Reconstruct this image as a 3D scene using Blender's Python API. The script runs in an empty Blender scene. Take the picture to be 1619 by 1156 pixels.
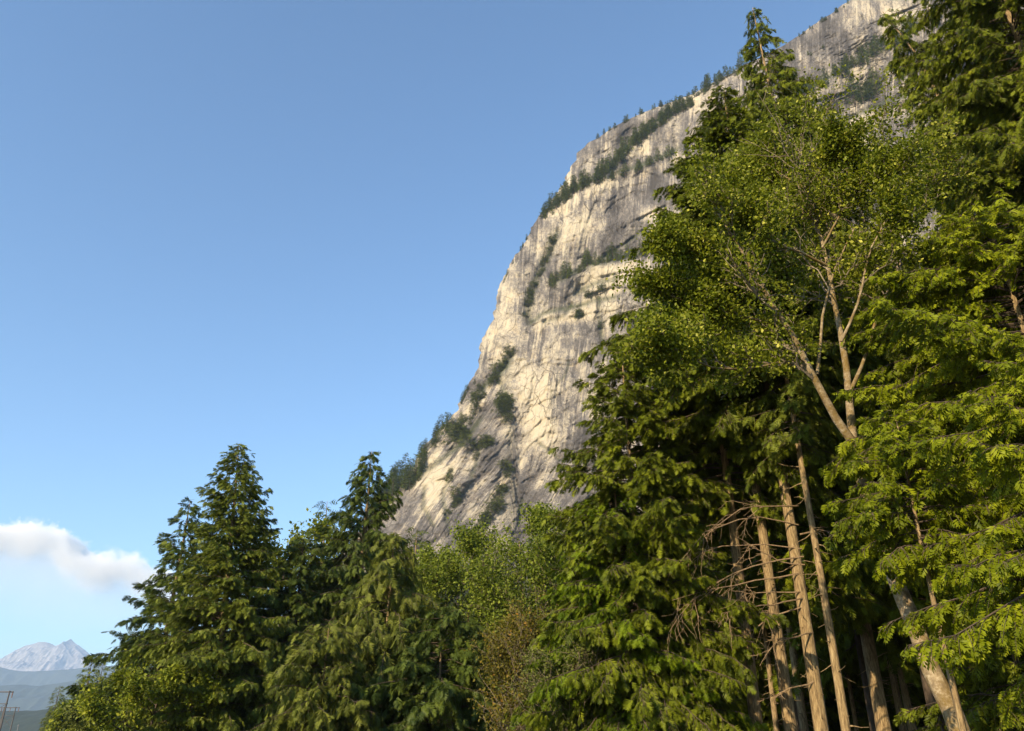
import bpy, math, random
import numpy as np
from mathutils import Vector
rng = np.random.default_rng(7); random.seed(7)
C = bpy.context.scene.collection
R_ = math.radians

# ------------------------------------------------------------------ camera
F, CX, CY, PITCH = 1263.0, 809.5, 578.0, R_(25.4)
CAM = np.array([0.0, 0.0, 1.6])
FW = np.array([0, math.cos(PITCH), math.sin(PITCH)]); UP = np.array([0, -math.sin(PITCH), math.cos(PITCH)])
def ray(u, v):
    u = np.asarray(u, float); v = np.asarray(v, float)
    dx = (u-CX)/F; dy = (CY-v)/F
    return np.stack([dx, FW[1]+dy*UP[1], FW[2]+dy*UP[2]], -1)
def pix(u, v, Y):
    r = ray(u, v); return CAM + r*(np.asarray(Y, float)/r[..., 1])[..., None]

# ------------------------------------------------------------------ noise
def vnoise(x, y, seed=0):
    g = np.random.default_rng(seed).random((257, 257))
    x = np.asarray(x, float) % 256; y = np.asarray(y, float) % 256
    xi = x.astype(int); yi = y.astype(int); fx = x-xi; fy = y-yi
    fx = fx*fx*(3-2*fx); fy = fy*fy*(3-2*fy)
    a = g[yi, xi]*(1-fx)+g[yi, xi+1]*fx; b = g[yi+1, xi]*(1-fx)+g[yi+1, xi+1]*fx
    return (a*(1-fy)+b*fy)*2-1
def fbm(x, y, seed=0, o=4, ridged=False):
    s = 0; a = 1.0; t = 0
    for i in range(o):
        n = vnoise(x*2**i+13.7*i, y*2**i+7.1*i, seed+i)
        if ridged: n = 1-2*np.abs(n)
        s = s+a*n; t += a; a *= .5
    return s/t
def sst(x, a, b):
    t = np.clip((x-a)/(b-a), 0, 1); return t*t*(3-2*t)
def hterr(x, y):
    x = np.asarray(x, float); y = np.asarray(y, float)
    A = 108*sst(x/np.maximum(y, 60), -.48, -.14)
    S = np.clip((y-95)/440, 0, 1)**1.25
    n = 3*fbm(x/60+50, y/60+50, 5, 3)*sst(y, 60, 160)*sst(x, -200, -100)
    return A*S*sst(y, 95, 180)+n

# ------------------------------------------------------------------ materials
def mat(name):
    m = bpy.data.materials.new(name); m.use_nodes = True
    nt = m.node_tree; b = nt.nodes['Principled BSDF']
    b.inputs['Roughness'].default_value = .85
    return m, nt, b
def nd(nt, t, **k):
    n = nt.nodes.new(t)
    for a, v in k.items():
        if a.startswith('i_'): n.inputs[a[2:].replace('_', ' ')].default_value = v
        else: setattr(n, a, v)
    return n
def ramp(nt, stops):
    r = nt.nodes.new('ShaderNodeValToRGB'); e = r.color_ramp.elements
    while len(e) < len(stops): e.new(.5)
    for i, (p, c) in enumerate(stops): e[i].position = p; e[i].color = (*c, 1)
    return r
def leaf_mat(name, dark, mid, light, rough=.5, trans=.3, nscale=.5):
    m, nt, b = mat(name); L = nt.links.new
    at = nd(nt, 'ShaderNodeAttribute', attribute_name='tint')
    no = nd(nt, 'ShaderNodeTexNoise', i_Scale=nscale, i_Detail=2.0)
    tc = nd(nt, 'ShaderNodeTexCoord'); L(tc.outputs['Object'], no.inputs['Vector'])
    oi = nd(nt, 'ShaderNodeObjectInfo')
    ad = nd(nt, 'ShaderNodeMath', operation='MULTIPLY_ADD', i_1=None) if False else nt.nodes.new('ShaderNodeMath')
    ad.operation = 'MULTIPLY_ADD'; L(no.outputs['Fac'], ad.inputs[0]); ad.inputs[1].default_value = .7; L(at.outputs['Fac'], ad.inputs[2])
    mu = nt.nodes.new('ShaderNodeMath'); mu.operation = 'MULTIPLY_ADD'
    L(oi.outputs['Random'], mu.inputs[0]); mu.inputs[1].default_value = .12; L(ad.outputs[0], mu.inputs[2])
    sb = nt.nodes.new('ShaderNodeMath'); sb.operation = 'SUBTRACT'; L(mu.outputs[0], sb.inputs[0]); sb.inputs[1].default_value = .4
    r = ramp(nt, [(0, dark), (.45, mid), (.95, light)]); L(sb.outputs[0], r.inputs[0])
    L(r.outputs[0], b.inputs['Base Color']); b.inputs['Roughness'].default_value = rough
    b.inputs['Specular IOR Level'].default_value = .15
    tr = nt.nodes.new('ShaderNodeBsdfTranslucent'); L(r.outputs[0], tr.inputs['Color'])
    mx = nt.nodes.new('ShaderNodeMixShader'); mx.inputs[0].default_value = trans
    out = nt.nodes['Material Output']
    L(b.outputs[0], mx.inputs[1]); L(tr.outputs[0], mx.inputs[2]); L(mx.outputs[0], out.inputs['Surface'])
    return m
def bark_mat(name, c1, c2, c3, scale=3.0, stretch=.25, bump=.6, moss=None):
    m, nt, b = mat(name); L = nt.links.new
    tc = nd(nt, 'ShaderNodeTexCoord'); mp = nt.nodes.new('ShaderNodeMapping'); mp.inputs['Scale'].default_value = (1, 1, stretch)
    L(tc.outputs['Object'], mp.inputs['Vector'])
    n1 = nd(nt, 'ShaderNodeTexNoise', i_Scale=scale*3, i_Detail=6.0, i_Roughness=.7); L(mp.outputs[0], n1.inputs['Vector'])
    r = ramp(nt, [(.3, c1), (.5, c2), (.7, c3)]); L(n1.outputs['Fac'], r.inputs[0]); col = r.outputs[0]
    if moss:
        n2 = nd(nt, 'ShaderNodeTexNoise', i_Scale=3.2, i_Detail=9.0, i_Roughness=.75); L(tc.outputs['Object'], n2.inputs['Vector'])
        rr = ramp(nt, [(.42, (0, 0, 0)), (.6, (1, 1, 1))]); L(n2.outputs['Fac'], rr.inputs[0])
        mx = nt.nodes.new('ShaderNodeMix'); mx.data_type = 'RGBA'; L(rr.outputs[0], mx.inputs[0]); L(col, mx.inputs[6]); mx.inputs[7].default_value = (*moss, 1); col = mx.outputs[2]
    L(col, b.inputs['Base Color'])
    bp = nt.nodes.new('ShaderNodeBump'); bp.inputs['Strength'].default_value = bump; bp.inputs['Distance'].default_value = .05
    L(n1.outputs['Fac'], bp.inputs['Height']); L(bp.outputs[0], b.inputs['Normal'])
    b.inputs['Roughness'].default_value = .9
    return m
M = {}
M['hem'] = leaf_mat('hemlock_needles', (0.0612, 0.0801, 0.0059), (0.1719, 0.2034, 0.0110), (0.2979, 0.3204, 0.0200), trans=.3)
M['fir'] = leaf_mat('fir_needles', (0.066, 0.088, 0.0109), (0.166, 0.198, 0.0218), (0.297, 0.336, 0.0491), trans=.28)
M['olive'] = leaf_mat('olive_needles', (0.061, 0.076, 0.0102), (0.173, 0.195, 0.0255), (0.306, 0.314, 0.0612), trans=.28)
M['bright'] = leaf_mat('bright_needles', (0.0612, 0.1017, 0.0042), (0.1638, 0.2214, 0.0086), (0.2916, 0.3429, 0.0192), trans=.35)
M['cedar'] = leaf_mat('cedar_fronds', (0.085, 0.113, 0.0042), (0.226, 0.261, 0.0074), (0.374, 0.380, 0.0145), trans=.38)
M['brown'] = leaf_mat('dry_needles', (.05, .035, .01), (.11, .075, .02), (.16, .12, .035), trans=.2)
M['alder'] = leaf_mat('alder_leaves', (0.094, 0.120, 0.0064), (0.212, 0.239, 0.0127), (0.624, 0.592, 0.1056), rough=.42, trans=.4)
M['maple'] = leaf_mat('maple_leaves', (0.086, 0.107, 0.0079), (0.194, 0.226, 0.0149), (0.345, 0.344, 0.0297), trans=.35)
M['birchleaf'] = leaf_mat('birch_leaves', (0.0747, 0.1071, 0.0095), (0.1818, 0.2250, 0.0206), (0.3195, 0.3528, 0.0468), trans=.38)
M['rust'] = leaf_mat('rusty_leaves', (.08, .075, .010), (.17, .15, .018), (.32, .17, .03), trans=.35)
M['shrub'] = leaf_mat('shrub_leaves', (.05, .065, .012), (.11, .125, .02), (.18, .19, .03), trans=.25)
M['far'] = leaf_mat('far_needles', (0.039, 0.060, 0.0111), (0.091, 0.121, 0.0162), (0.156, 0.188, 0.0273), trans=.2)
M['bark'] = bark_mat('conifer_bark', (.07, .044, .020), (.27, .185, .085), (.48, .36, .18), 7, .16, 1.0)
M['barkdark'] = bark_mat('dark_bark', (.035, .025, .016), (.075, .052, .032), (.13, .09, .06), 4)
M['dead'] = bark_mat('dead_twigs', (.16, .10, .05), (.28, .19, .10), (.38, .27, .16), 5)
M['alderbark'] = bark_mat('alder_bark', (.12, .085, .045), (.26, .195, .11), (.46, .38, .25), 3, 1.2, .6, moss=(.15, .095, .02))
M['twig'] = bark_mat('brown_twigs', (.10, .075, .045), (.2, .155, .10), (.32, .26, .18), 4)

# ------------------------------------------------------------------ objects
def mesh_obj(name, V, Fs, mats, parent=None, tint=None, midx=None, smooth=False):
    """V (n,3), Fs list of (m,k) index arrays"""
    me = bpy.data.meshes.new(name)
    me.vertices.add(len(V)); me.vertices.foreach_set('co', np.asarray(V, np.float32).ravel())
    Fs = [f for f in Fs if len(f)]
    idx = np.concatenate([f.ravel() for f in Fs]).astype(np.int32)
    tot = np.concatenate([np.full(len(f), f.shape[1], np.int32) for f in Fs])
    st = np.concatenate([[0], np.cumsum(tot)[:-1]]).astype(np.int32)
    me.loops.add(len(idx)); me.loops.foreach_set('vertex_index', idx)
    me.polygons.add(len(tot)); me.polygons.foreach_set('loop_start', st)
    if midx is not None: me.polygons.foreach_set('material_index', np.concatenate([np.full(len(f), k, np.int32) for f, k in zip(Fs, midx)]))
    me.polygons.foreach_set('use_smooth', np.full(len(tot), smooth))
    if tint is not None:
        a = me.attributes.new('tint', 'FLOAT', 'POINT'); a.data.foreach_set('value', np.asarray(tint, np.float32))
    me.update(calc_edges=True)
    for m in (mats if isinstance(mats, (list, tuple)) else [mats]): me.materials.append(m)
    o = bpy.data.objects.new(name, me); C.objects.link(o)
    if parent is not None: o.parent = parent
    return o
def tag(o, label=None, cat=None, group=None, kind=None):
    if label: o['label'] = label
    if cat: o['category'] = cat
    if group: o['group'] = group
    if kind: o['kind'] = kind
    return o
def thing(name, label, cat, loc=(0, 0, 0), group=None, rz=0.0, s=1.0):
    o = bpy.data.objects.new(name, None); C.objects.link(o); o.location = loc; o.empty_display_size = .5
    o.rotation_euler = (0, 0, rz); o.scale = (s, s, s) if np.isscalar(s) else s
    return tag(o, label, cat, group)
def dup(root, label, group, loc, rz, s):
    r = root.copy(); C.objects.link(r); r.location = loc; r.rotation_euler = (0, 0, rz)
    r.scale = (s, s, s) if np.isscalar(s) else s
    r['label'] = label; r['group'] = group
    for ch in root.children:
        c = ch.copy(); C.objects.link(c); c.parent = r
    return r

# ------------------------------------------------------------------ shape kit
def nrm(a): return a/np.maximum(np.linalg.norm(a, axis=-1, keepdims=True), 1e-9)
def tubes(P, r, sides=5):
    """P (N,K,3), r (N,K) -> verts, quads, caps"""
    N, K, _ = P.shape
    T = np.gradient(P, axis=1); T = nrm(T)
    ref = np.where(np.abs(T[:, :1, 2:3]) > .9, np.array([1., 0, 0]), np.array([0, 0, 1.]))
    A = nrm(np.cross(T, np.broadcast_to(ref, T.shape))); B = np.cross(T, A)
    th = np.arange(sides)/sides*2*np.pi
    V = P[:, :, None]+r[:, :, None, None]*(A[:, :, None]*np.cos(th)[:, None]+B[:, :, None]*np.sin(th)[:, None])
    base = (np.arange(N)*K*sides)[:, None, None]+(np.arange(K-1)*sides)[None, :, None]
    j = np.arange(sides)[None, None]; j2 = (j+1) % sides
    Q = np.stack([base+j, base+j2, base+sides+j2, base+sides+j], -1).reshape(-1, 4)
    cap = ((np.arange(N)*K*sides)[:, None]+(K-1)*sides+np.arange(sides)[None]).reshape(N, sides)
    return V.reshape(-1, 3), Q, cap
def frond_template(kind, pairs, seed=0):
    """triangles of a frond of length 1 along +x, flat in xy, up +z"""
    g = np.random.default_rng(seed); T = []
    for i in range(pairs):
        s = .08+.84*i/pairs
        for sg in (-1, 1):
            if kind == 'cedar': l = .52*(1-s)**.55+.10; w = .17; a = R_(48); dz = -.20
            elif kind == 'fir': l = .42*(1-s)**.6+.12; w = .12; a = R_(52); dz = -.05
            else: l = .46*(1-s)**.7+.12; w = .115; a = R_(50); dz = -.12
            l *= g.uniform(.8, 1.2); a += g.uniform(-.15, .15)
            b = np.array([s+g.uniform(-.02, .02), 0, -.12*s*s]); d = np.array([math.cos(a), sg*math.sin(a), dz+g.uniform(-.08, .08)])
            n = np.array([-math.sin(a)*sg, math.cos(a), g.uniform(-.5, .5)])*w*.5
            if kind == 'cedar':
                m_ = b+d*l*.55
                T += [[b-n*.4, m_+n, m_-n], [m_+n, b+d*l+np.array([0, 0, -.06]), m_-n]]
            else: T.append([b-n, b+n, b+d*l])
    n = np.array([0, .05, .0]); T.append([np.array([.75, 0, -.07])-n, np.array([.75, 0, -.07])+n, np.array([1.12, 0, -.2])])
    return np.array(T).reshape(-1, 3)
FT = {k: [frond_template(k, p, s) for s in range(3)] for k, p in (('cedar', 4), ('fir', 6), ('hem', 7))}
FT['lo'] = [frond_template('fir', 3, s)*np.array([1, 1.15, 1]) for s in range(3)]
def place_fronds(P, D, Upv, L, kind):
    """frond triangles at P heading D"""
    D = nrm(D); S = nrm(np.cross(Upv, D)); U = np.cross(D, S); Vs = []; Tn = []
    which = rng.integers(0, 3, len(P))
    for k in range(3):
        m = which == k
        t = FT[kind][k]
        v = P[m][:, None]+L[m][:, None, None]*(t[None, :, 0:1]*D[m][:, None]+t[None, :, 1:2]*S[m][:, None]+t[None, :, 2:3]*U[m][:, None])
        Vs.append(v.reshape(-1, 3)); Tn.append(np.repeat(rng.normal(.25, .16, m.sum()), len(t)))
    return np.concatenate(Vs), np.concatenate(Tn)
def lerp_poly(P, i, s):
    K = P.shape[1]; x = np.clip(s, 0, .999)*(K-1); k = x.astype(int); f = (x-k)[:, None]
    return P[i, k]*(1-f)+P[i, k+1]*f, nrm(P[i, k+1]-P[i, k])

def conifer_parts(H, R, cb=.12, nb=110, frond=.28, tw=.24, kind='hem', droop=.5, up=.35, pw=.8, rag=.2, trunk_r=None, hang=.25, lean=(0, 0), dens=1.0, minlen=.25, topdroop=0., side=0.0, side_az=0.0):
    """trunk (V,Q,cap), crown verts, tint, branch tubes"""
    tr = trunk_r or H*.014
    K = 14; t = np.linspace(0, 1, K); ph = rng.uniform(0, 6, 2)
    wob = np.stack([np.sin(t*5+ph[0]), np.sin(t*4+ph[1])], -1)*H*.004*t[:, None]
    TP = np.stack([lean[0]*t+wob[:, 0], lean[1]*t+wob[:, 1], t*H], -1)
    if topdroop: TP[-1, 0] += topdroop*H*.03; TP[-2, 0] += topdroop*H*.01
    rr = tr*(1-t)**.8+.012; rr[0] *= 1.35
    # branches
    z = cb+(1-cb)*(np.arange(nb)+rng.uniform(0, 1, nb))/nb; z = np.clip(z**.95, 0, .995)
    az = np.arange(nb)*2.3999+rng.normal(0, .5, nb)
    q = (1-z)/(1-cb)
    L = R*np.clip(q, 0, 1)**pw*(1-.25*sst(q, .8, 1.))*np.clip(rng.normal(1, rag, nb), .4, 1.5)+minlen
    if side: L = L*(1+side*np.cos(az-side_az))
    ctr = np.stack([np.interp(z, t, TP[:, i]) for i in range(3)], -1)
    a = up*(.15+1.1*(1-q)**1.5)+rng.normal(0, .08, nb); b = droop*(.35+.65*q)*rng.uniform(.7, 1.3, nb)
    K2 = 7; s = np.linspace(0, 1, K2)
    rad = L[:, None]*s; hz = L[:, None]*(a[:, None]*s-b[:, None]*s**2+.12*s**4*(1 if hang < .6 else -1))
    az2 = az[:, None]+rng.normal(0, .12, nb)[:, None]*s
    BP = ctr[:, None]+np.stack([rad*np.cos(az2), rad*np.sin(az2), hz], -1)
    BP[:, 1:] += np.cumsum(rng.normal(0, .022, BP[:, 1:].shape), 1)*L[:, None, None]
    BR = (.006+.008*L)[:, None]*(1-s*.9)
    # twigs
    nt = np.maximum((2.9*L/tw*dens).astype(int), 3); bi = np.repeat(np.arange(nb), nt); n = len(bi)
    ts = rng.uniform(.12, 1, n)**.8
    p, d = lerp_poly(BP, bi, ts)
    sg = np.where(rng.random(n) < .5, -1., 1.); ang = R_(52)*sg*(1-.35*ts)+rng.normal(0, .25, n)
    S = nrm(np.cross(np.array([0, 0, 1.]), d))
    td = nrm(d*np.cos(ang)[:, None]+S*np.sin(ang)[:, None]+np.array([0, 0, -1.])*np.abs(rng.normal(hang, .18, n))[:, None])
    tl = (.30*L[bi]*(1-ts)**.7+frond*.7)*rng.uniform(.6, 1.15, n)
    K3 = 4; s3 = np.linspace(0, 1, K3)
    TWP = p[:, None]+td[:, None]*(tl[:, None]*s3)[..., None]
    TWP[..., 2] -= (tl[:, None]*s3**2)*(.15+hang*.5)
    nf = np.maximum(np.round(tl/(frond*.52)).astype(int), 1); ti = np.repeat(np.arange(n), nf); m = len(ti)
    fs = (np.concatenate([np.arange(k) for k in nf])+.3+rng.uniform(-.2, .2, m))/nf[ti]
    fp, fd = lerp_poly(TWP, ti, fs)
    fS = nrm(np.cross(np.array([0, 0, 1.]), fd)); fa = np.where(rng.random(m) < .5, -1, 1)*rng.uniform(.1, .75, m)*(1-.8*fs)
    fd = nrm(fd*np.cos(fa)[:, None]+fS*np.sin(fa)[:, None]+np.array([0, 0, -1])*rng.normal(.12+hang*.3, .15, m)[:, None])
    upv = nrm(np.array([0, 0, 1.])+rng.normal(0, .75, (m, 3)))
    fl = frond*rng.uniform(.5, 1.4, m)
    CV, TN = place_fronds(fp, fd, upv, fl, kind)
    bt = np.repeat(rng.normal(0, .09, nb)[bi], nf)   # branch to branch tone
    return TP, rr, BP, BR, TWP, CV, TN, (z, az, L, BP)

def build_conifer(name, label, cat, loc, H, R, leaf='hem', bark='bark', group=None, rz=0., twigs=True, **kw):
    TP, rr, BP, BR, TWP, CV, TN, info = conifer_parts(H, R, **kw)
    root = thing(name, label, cat, loc, group, rz)
    v, q, cp = tubes(TP[None], rr[None], 10 if H > 10 else 6)
    if H > 10: v = v+rng.normal(0, .004, v.shape)*1
    if bark == 'bark' and H > 10 and TP[-1, 2] > 10:
        ns = 60; zs = rng.uniform(.04, (kw.get('cb', .12)+.1), ns)*H; az = rng.uniform(0, 6.28, ns); l_ = rng.uniform(.12, .9, ns)*rng.uniform(.3, 1, ns)
        c_ = np.stack([np.interp(zs, TP[:, 2], TP[:, i]) for i in range(3)], -1); dr = np.stack([np.cos(az), np.sin(az), rng.uniform(-.5, .3, ns)], -1)
        SPn = c_[:, None]+dr[:, None]*((.1+l_)[:, None]*np.linspace(0, 1, 4))[..., None]; SPn[:, 1:] += rng.normal(0, .02, (ns, 3, 3))
        v2, q2, _ = tubes(SPn, np.broadcast_to(np.array([.03, .016, .011, .005]), (ns, 4)), 4)
        mesh_obj('trunk', np.concatenate([v, v2]), [np.concatenate([q, q2+len(v)]), cp], M[bark], root, smooth=True)
    else: mesh_obj('trunk', v, [q, cp], M[bark], root, smooth=True)
    bv, bq, _ = tubes(BP, BR, 4)
    parts = [CV, bv]; F1 = np.arange(len(CV)).reshape(-1, 3); F2 = bq+len(CV)
    if twigs:
        tv, tq, _ = tubes(TWP, np.broadcast_to(np.array([.007, .006, .005, .003]), TWP.shape[:2]), 3)
        F2 = np.concatenate([F2, tq+len(CV)+len(bv)]); parts.append(tv)
    V = np.concatenate(parts); tn = np.zeros(len(V)); tn[:len(CV)] = TN
    mesh_obj('crown', V, [F1, F2], [M[leaf], M['barkdark']], root, tint=tn, midx=[0, 1])
    return root

# broadleaf -------------------------------------------------------------------
def spawn(P, r, n, lo, hi, lmin, lmax, ang=.8, upb=.25, K=6, rf=.55, flat=0.0):
    """n children per parent polyline"""
    N = len(P); i = np.repeat(np.arange(N), n); s = rng.uniform(lo, hi, len(i))
    p, d = lerp_poly(P, i, s)
    a = rng.normal(0, 1, p.shape); a = nrm(a-d*(a*d).sum(-1, keepdims=True))
    th = rng.normal(ang, .2, len(i))[:, None]
    d2 = nrm(d*np.cos(th)+a*np.sin(th)+np.array([0, 0, upb])); d2[:, 2] *= (1-flat); d2 = nrm(d2)
    plen = np.linalg.norm(P[:, -1]-P[:, 0], axis=-1)[i]
    L = plen*rng.uniform(lmin, lmax, len(i))*(1-.45*s)
    t = np.linspace(0, 1, K); bend = rng.normal(0, .22, p.shape)+np.array([0, 0, .12])
    Q = p[:, None]+L[:, None, None]*(d2[:, None]*t[:, None]+bend[:, None]*(t**2)[:, None])
    Q[:, 1:] += rng.normal(0, .025, Q[:, 1:].shape)*L[:, None, None]
    kr = np.clip(s, 0, .999)*(P.shape[1]-1)
    rr = r[i, kr.astype(int)]*rf
    return Q, rr[:, None]*(1-.8*t)+.003
def leaves(P, per, size, spread, lo=.15, sunward=True):
    i = np.repeat(np.arange(len(P)), per); s = rng.uniform(lo, 1, len(i))
    p, d = lerp_poly(P, i, s); p = p+rng.normal(0, spread, p.shape)
    n = len(i); D = nrm(d*.5+rng.normal(0, .7, p.shape)+np.array([0, 0, -.35]))
    N = nrm(rng.normal(0, .8, p.shape)+np.array([-.25, -.35, .75])); S = nrm(np.cross(N, D)); U = np.cross(D, S)
    L = size*rng.uniform(.6, 1.25, n)[:, None]
    W = L*.34
    a = p; b = p+D*L*.45+S*W+U*W*.25; c = p+D*L; e = p+D*L*.45-S*W+U*W*.25; mid = p+D*L*.5
    V = np.stack([a, b, c, e], 1).reshape(-1, 3); k = np.arange(n)[:, None]*4
    Fq = np.concatenate([k+np.array([[0, 1, 2]]), k+np.array([[0, 2, 3]])])
    tint = np.repeat(np.clip(rng.normal(.25, .2, n)+(rng.random(n) < .06)*.4, -.3, 1.2), 4)
    return V, Fq, tint
def broadleaf(name, label, cat, loc, limbs, lr, leaf, bark, n1=6, n2=5, n3=0, per=14, size=.09, spread=.12, group=None, trunkidx=0, upb=.25, l1=(.3, .6), l2=(.3, .55), limb_parts=True, flat=0.0, lo1=.2):
    """limbs: list of (K,3) local polylines, lr list of (r0,r1)"""
    root = thing(name, label, cat, loc, group)
    K = 10; LP = []; LR = []
    for p, (a, b) in zip(limbs, lr):
        p = np.asarray(p, float); d = np.concatenate([[0], np.cumsum(np.linalg.norm(np.diff(p, axis=0), axis=1))]); t = np.linspace(0, d[-1], K)
        q = np.stack([np.interp(t, d, p[:, j]) for j in range(3)], -1); q[1:-1] = .25*q[:-2]+.5*q[1:-1]+.25*q[2:]
        q[1:-1] += rng.normal(0, .006, (K-2, 3))*d[-1]**.5
        LP.append(q); LR.append(np.linspace(a, b, K))
    for k, (q, r) in enumerate(zip(LP, LR)):
        v, f, cp = tubes(q[None], r[None], 10 if r[0] > .08 else 6)
        mesh_obj('trunk' if k == trunkidx else 'limb', v, [f, cp], M[bark], root, smooth=True)
    P = np.array([q for k, q in enumerate(LP) if k != trunkidx or len(LP) == 1]); r = np.array([x for k, x in enumerate(LR) if k != trunkidx or len(LR) == 1])
    A, ra = spawn(P, r, n1, lo1, 1, *l1, upb=upb, flat=flat)
    A0, ra0 = spawn(P, r, 3, .85, 1, .25, .4, ang=.4, upb=upb, flat=flat); A = np.concatenate([A, A0]); ra = np.concatenate([ra, ra0])
    B, rb = spawn(A, ra, n2, .15, 1, *l2, upb=upb*.6, flat=flat)
    T = [A, B]; TR = [ra, rb]; last = B
    if n3:
        D_, rd = spawn(B, rb, n3, .2, 1, .35, .6, upb=.1, flat=flat); T.append(D_); TR.append(rd); last = D_
    LV, LF, LT = leaves(np.concatenate([last, B]) if n3 else last, per, size, spread)
    tv, tq, _ = tubes(np.concatenate(T), np.concatenate(TR), 4)
    V = np.concatenate([LV, tv]); tn = np.zeros(len(V)); tn[:len(LV)] = LT
    mesh_obj('crown', V, [LF, tq+len(LV)], [M[leaf], M['twig'] if bark == 'alderbark' else M[bark]], root, tint=tn, midx=[0, 1])
    return root
def auto_limbs(H, R, n=9, tr=.18, z0=.25, up=.7, multi=1):
    K = 8; t = np.linspace(0, 1, K); L = []; r = []
    T = np.stack([rng.normal(0, .02)*H*t+.03*H*np.sin(t*4+rng.uniform(0, 6))*t, rng.normal(0, .02)*H*t, H*.93*t], -1); L.append(T); r.append((tr, tr*.15))
    for i in range(n):
        s = z0+(.97-z0)*(i+rng.random())/n; p, d = lerp_poly(T[None], np.array([0]), np.array([s])); p = p[0]
        az = i*2.4+rng.normal(0, .4); l = R*math.sin(math.pi*(.18+.75*(s-z0)/(1-z0)))**.6*rng.uniform(.75, 1.15)
        u = np.linspace(0, 1, 6); L.append(p+np.stack([np.cos(az)*l*u, np.sin(az)*l*u, l*(up*u-.2*u*u)], -1)); r.append((tr*.45*(1.1-s), .012))
    return L, r

# ------------------------------------------------------------------ world, sun, camera
SUN_EL, SUN_AZ = R_(24), R_(180+39)      # azimuth clockwise from +Y
SUNV = Vector((math.sin(SUN_AZ)*math.cos(SUN_EL), math.cos(SUN_AZ)*math.cos(SUN_EL), math.sin(SUN_EL)))
sc = bpy.context.scene
w = bpy.data.worlds.new('World'); sc.world = w; w.use_nodes = True
sky = w.node_tree.nodes.new('ShaderNodeTexSky'); sky.sky_type = 'NISHITA'; sky.sun_disc = False
sky.sun_elevation = SUN_EL; sky.sun_rotation = SUN_AZ; sky.air_density = 1.0; sky.dust_density = .5; sky.ozone_density = 2.2
bg = w.node_tree.nodes['Background']; wb = w.node_tree.nodes.new('ShaderNodeMix'); wb.data_type = 'RGBA'; wb.blend_type = 'MULTIPLY'; wb.inputs[0].default_value = 1; wb.inputs[7].default_value = (.83, .985, 1.06, 1)
w.node_tree.links.new(sky.outputs[0], wb.inputs[6]); w.node_tree.links.new(wb.outputs[2], bg.inputs['Color']); bg.inputs['Strength'].default_value = .135
sl = bpy.data.lights.new('sun', 'SUN'); sl.energy = 4.9; sl.angle = R_(.5); sl.color = (1, .81, .55)
so = bpy.data.objects.new('sun', sl); C.objects.link(so); so.rotation_euler = SUNV.to_track_quat('Z', 'Y').to_euler(); so.location = (0, 0, 300)
cd = bpy.data.cameras.new('camera'); cam = bpy.data.objects.new('camera', cd); C.objects.link(cam); sc.camera = cam
cd.sensor_width = 36; cd.lens = 36*F/1619; cd.clip_end = 60000; cd.clip_start = .2
cam.location = CAM; cam.rotation_euler = (math.pi/2+PITCH, 0, 0)
sc.view_settings.view_transform = 'Standard'; sc.view_settings.look = 'None'; sc.view_settings.exposure = .88; sc.view_settings.gamma = 1
sc.cycles.max_bounces = 6; sc.cycles.diffuse_bounces = 3; sc.cycles.glossy_bounces = 1; sc.cycles.transmission_bounces = 3; sc.cycles.volume_bounces = 3; sc.cycles.transparent_max_bounces = 4
sc.cycles.use_denoising = True; sc.cycles.use_adaptive_sampling = False; sc.cycles.pixel_filter_type = 'BLACKMAN_HARRIS'; sc.cycles.filter_width = 1.4; sc.cycles.sample_clamp_indirect = 1.0

# ------------------------------------------------------------------ ground
def grid_faces(nr, ncol):
    a = (np.arange(nr-1)[:, None]*ncol+np.arange(ncol-1)[None]).reshape(-1)
    return np.stack([a, a+1, a+ncol+1, a+ncol], -1)
gs = np.concatenate([-np.geomspace(15900, 420, 16), np.linspace(-400, 400, 201), np.geomspace(420, 15900, 16)])
gy = np.concatenate([-np.geomspace(15900, 60, 13), np.linspace(-40, 700, 186), np.geomspace(730, 15900, 16)])
gx, gyy = np.meshgrid(gs, gy); gz = hterr(gx, gyy)*(1-sst(gyy, 720, 1400))
gm, nt, b = mat('forest_floor'); L = nt.links.new
n1 = nd(nt, 'ShaderNodeTexNoise', i_Scale=.6, i_Detail=8.0); tc = nd(nt, 'ShaderNodeTexCoord'); L(tc.outputs['Object'], n1.inputs['Vector'])
r = ramp(nt, [(.3, (.02, .018, .008)), (.5, (.045, .045, .015)), (.7, (.06, .065, .02))]); L(n1.outputs['Fac'], r.inputs[0]); L(r.outputs[0], b.inputs['Base Color'])
tag(mesh_obj('ground', np.stack([gx, gyy, gz], -1).reshape(-1, 3), [grid_faces(len(gy), len(gs))], gm, smooth=True), kind='structure')

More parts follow.
